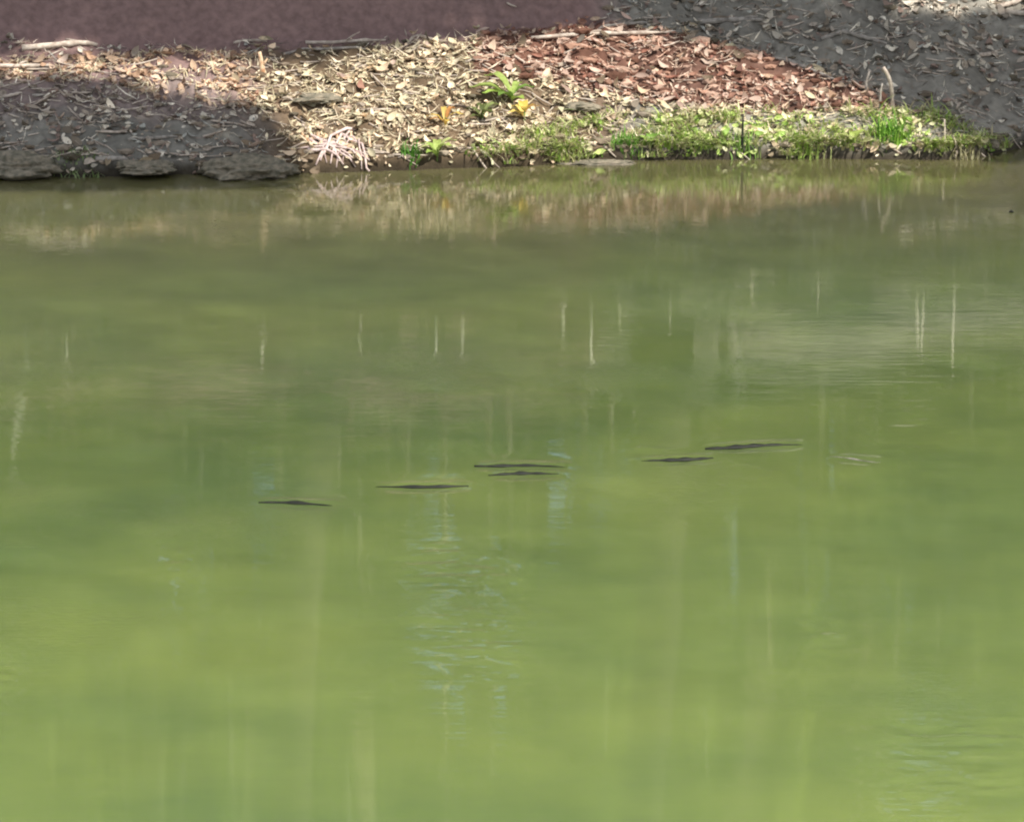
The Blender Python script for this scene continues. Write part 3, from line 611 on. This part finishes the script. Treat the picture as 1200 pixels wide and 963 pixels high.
# canopy leaves, spread to fit the shade: kept where their shadow misses the sunlit patch
def shade_leaves(n, ylo, yhi, xlo, xhi):
    P = np.stack([rng.uniform(xlo, xhi, n), rng.uniform(ylo, yhi, n), rng.uniform(8.2, 11, n)], -1)
    t_ = P[:, 2] / S.z; g = P.copy()
    for _ in range(12):
        g = P - np.array(S)[None] * t_[:, None]; gz = np.maximum(h(g[:, 0], g[:, 1]), 0); t_ = t_ + (g[:, 2] - gz) / S.z * .8
    px, py = project(g); dsh = g[:, 1] - shore(g[:, 0])
    jx = px + rng.normal(0, 5, n) + 50 * fbm(g[:, 0] * 5, g[:, 1] * 5, 3); jy = py + rng.normal(0, 3, n) + 22 * fbm(g[:, 0] * 5 + 9, g[:, 1] * 5, 3)
    op = inpoly(jx, jy, OPEN) | inpoly(px, py, [(15, 50), (118, 46), (118, 64), (15, 70)]) | ((jx > 1050) & (jx < 1215) & (jy < 20) & (jy > -8))
    land = ~op & (dsh > -.45) & (g[:, 1] < 30.3)
    P = P[land & (np.abs(g[:, 0]) < 6.5)]
    for (xx, yy, e0, e1) in SAP:                          # sun flecks reach the saplings
        for f_ in (.4, .8, 1):
            q = P - np.array([xx, yy, e0 + (e1 - e0) * f_]); dn = q - (q @ np.array(S))[:, None] * np.array(S); P = P[(dn ** 2).sum(1) > .13 ** 2]
    return P
# slim pale saplings behind the bank; their mirror images make the upright streaks in the pond
SAP = []
for i, (px_, r0_, r1_) in enumerate([(38, 410, 535), (80, 370, 440), (308, 340, 415), (424, 340, 400), (511, 368, 445), (542, 335, 375), (659, 320, 365), (692, 350, 450), (783, 330, 380), (850, 340, 455), (866, 430, 460), (1078, 350, 410), (1113, 330, 420), (1150, 270, 330), (955, 300, 335), (1068, 300, 400), (725, 290, 350), (860, 262, 278)]):
    yy = (27.5 if px_ < 720 else 28.6) + (i * 37 % 11) * .05 + max(0, (r1_ - 450) * .01); xx = (px_ - CX) / F * yy * 1.03
    e1 = math.tan(PITCH + math.atan((r1_ - CY) / F)) * yy - H; e0 = math.tan(PITCH + math.atan((r0_ - CY) / F)) * yy - H
    SAP.append((xx, yy, max(e0, float(h(np.array(xx), np.array(yy)))), e1))
SH = shade_leaves(130000, 16.5, 27, -2.5, 13.5)
def pond_shade_leaves(n):
    # unseen fine foliage added high overhead to dim the water towards the far bank
    g = np.stack([rng.uniform(-4.2, 4.2, n), rng.uniform(13, 25.6, n), np.zeros(n)], -1); dsh = g[:, 1] - shore(g[:, 0])
    g = g[(rng.random(n) < np.clip(1.38 + dsh / 9, 0, 1) * (1 - .35 * sst(-2.2, -.6, dsh))) & (dsh < -.12)]
    z = rng.uniform(20, 24, len(g)); return g + np.array(S)[None] * (z / S.z)[:, None]
FE = pond_shade_leaves(172000)
print('feather', len(FE))
print('shade leaves', len(SH))
roots = [(-5.2, 29.6), (1.0, 30.2), (6.4, 27.8), (-1.5, 31.5), (9.5, 26.5)]
names = ['big leaning shade tree left of the clay wall, its crown over the bank', 'big shade tree behind the clay wall', 'big leaning shade tree right of the shaded slope', 'shade tree up the slope behind the middle of the bank', 'outermost shade tree far to the right of the bank']
own = np.argmin(np.stack([(SH[:, 0] - (a + (-.5 if a < 0 else .6))) ** 2 + (SH[:, 1] - b_ + 2.5) ** 2 for a, b_ in roots]), 0)
for i, (a, b_) in enumerate(roots):
    ex = SH[own == i]
    lx, ly = ((ex[:, 0].mean() - a) * .7, (ex[:, 1].mean() - b_) * .7) if len(ex) else (0, -2)
    zz = float(h(np.array(a), np.array(b_)))
    tree('shade_tree', a, b_, 10.5 - zz, .2, .5, 9.2 - zz, 300, MIDG, names[i], 'shade trees leaning over the bank', 50 + i, M_trunk, (lx, ly), .17, ex, 16)
for (a, b_, sel, lb) in ((18.5, 4, FE[:, 1] < 5.5, 'added unseen fine-leaved tree that dims the pond, nearest the camera'), (19.5, 10, FE[:, 1] >= 5.5, 'added unseen fine-leaved tree that dims the pond, nearer the far shore')):
    zz = float(h(np.array(a), np.array(b_)))
    tree('pond_shade_tree', a, b_, 22.5 - zz, .3, 2.6, 20 - zz, 0, MIDG, lb, 'unseen trees added to dim the pond', int(a * 10), M_trunk, (-3, 0), .045, FE[sel], 8, 5, 2)
def bamboo(x, y, hh, rad, z1, nl, col, dead, seed):
    r2 = np.random.default_rng(seed); z0 = float(h(np.array(x), np.array(y))); o = empty('bamboo', (x, y, z0)); tb = TB(); bend = r2.normal(0, .2, 2)
    tb.tube([(bend[0] * t_ ** 2, bend[1] * t_ ** 2, hh * t_ - .05) for t_ in np.linspace(0, 1, 7)], [.028 * (1 - .8 * t_) for t_ in np.linspace(0, 1, 7)], 6); tb.build('culm', M_sap, o)
    t_ = r2.uniform(z1 / hh, 1, nl); a = r2.uniform(0, 6.28, nl); rr = rad * np.sqrt(r2.random(nl)) * (1.15 - .6 * t_) * (1 + .4 * np.sin(t_ * 19 + seed))
    P = np.stack([bend[0] * t_ ** 2 + rr * np.cos(a), bend[1] * t_ ** 2 + rr * np.sin(a), hh * t_], -1); nn = r2.normal(0, .7, (nl, 3)) + [0, -.5, .4]; nn /= np.linalg.norm(nn, axis=1, keepdims=True)
    Q = P + [x, y, z0]; Q[:, 2] *= -1; qx, qy = project(Q); ko = np.ones(nl, bool)
    for (a_, b_, ra_, rb_) in GAPS: ko &= ((qx - a_) / ra_) ** 2 + ((qy - b_) / rb_) ** 2 + 2.5 * fbm(qx / 18, qy / 40, 2) > 1
    P = P[ko]; nn = nn[ko]; nl = len(P)
    if not nl: return
    Ls = r2.uniform(.1, .22, nl); V_, F_, kk = leaves_mesh(P, nn, Ls, Ls * .3, r2.uniform(0, .4, nl), r2.uniform(0, .3, nl), np.full(nl, .2), 2, rs=r2)
    mesh_obj('leaves', V_, F_, M_crown, o, tint=np.repeat(np.array(col)[None] * (1 + r2.uniform(-.25, .25, (nl, 1))), kk, 0))
    tag(o, ('dry straw coloured' if dead else 'green') + ' bamboo stem standing in front of the wood', 'bamboo', 'bamboo stems in front of the wood')
r = random.Random(77)
for i in range(56):
    dead = i % 5 == 0; x_ = -4.7 + i * .17 + r.uniform(-.1, .1)
    bamboo(x_, 33.6 + r.uniform(-.5, .6), r.uniform(2.2, 7.5), r.uniform(.07, .2), r.uniform(.3, 1.5), 420, (.66, .6, .42) if dead else r.choice([(.42, .5, .12), (.5, .54, .18), (.06, .09, .03), (.04, .06, .02), (.3, .38, .1)]), dead, 900 + i)
r = random.Random(31)
for i in range(14):
    tree('wood_tree', -17 + i * 2.5 + r.uniform(-.6, .6), 46 + r.uniform(-1.5, 3), r.uniform(12, 16), .2, 3.1, 1.2, 4400, [MIDG, YEL, MIDG][i % 3], 'leafy tree in the wood beyond the pond', 'trees in the wood beyond the pond', 400 + i, M_trunk, (0, 0), .36, None, 46, 14, 2)
# undergrowth and wood beyond
r = random.Random(11)
for i in range(26):
    x_ = -8.5 + i * .72 + r.uniform(-.3, .3); y_ = 31.2 + r.uniform(-.5, 2.2)
    tree('shrub', x_, y_, r.uniform(1.4, 3.2), .04, .8, .1, 1100, [DARKG, MIDG, DARKG][i % 3], 'leafy shrub on the slope behind the bank', 'shrubs behind the bank', 100 + i, M_trunk, (0, 0), .12, None, 18, 14, 2)
for i in range(15):
    x_ = -9 + i * 1.3 + r.uniform(-.3, .3); y_ = 34.5 + r.uniform(-.5, 1)
    tree('young_tree', x_, y_, r.uniform(5.2, 8), .08, 1.25, 1.2, 3000, [YEL, MIDG, YEL, DARKG][i % 4], 'young leafy tree at the front edge of the wood', 'young trees at the front of the wood', 300 + i, M_trunk, (r.uniform(-.4, .4), 0), .19, None, 30, 14, 2)
for i in range(28):
    x_ = -14 + i * 1.03 + r.uniform(-.5, .5); y_ = 36 + r.uniform(-1.5, 6)
    tree('wood_tree', x_, y_, r.uniform(10, 15), .16, 2.5, 1.8, 4500, [MIDG, YEL, DARKG, YEL][i % 4], 'leafy tree in the wood beyond the pond', 'trees in the wood beyond the pond', 200 + i, M_trunk, (r.uniform(-1, 1), 0), .28, None, 44, 14, 2)
for i, (xx, yy, e0, e1) in enumerate(SAP):
    zb = float(h(np.array(xx), np.array(yy))); o = empty('sapling', (xx, yy, zb)); tb = TB(); hh = max(e1 - zb, .15)
    ln = (.2 if i in (0, 9) else random.Random(i + 5).uniform(-.1, .1)) * (1 if i % 2 else -1) * (e1 - e0); ra = random.Random(i).uniform(.008, .022)
    tb.tube([(0, 0, -.05), (ln * .4, 0, hh * .5), (ln, 0, hh)], [ra, ra * .85, ra * .5], 6); tb.build('stem', M_sap, o)
    tag(o, 'slim bare pale sapling on the slope behind the bank', 'sapling', 'slim pale saplings behind the bank')
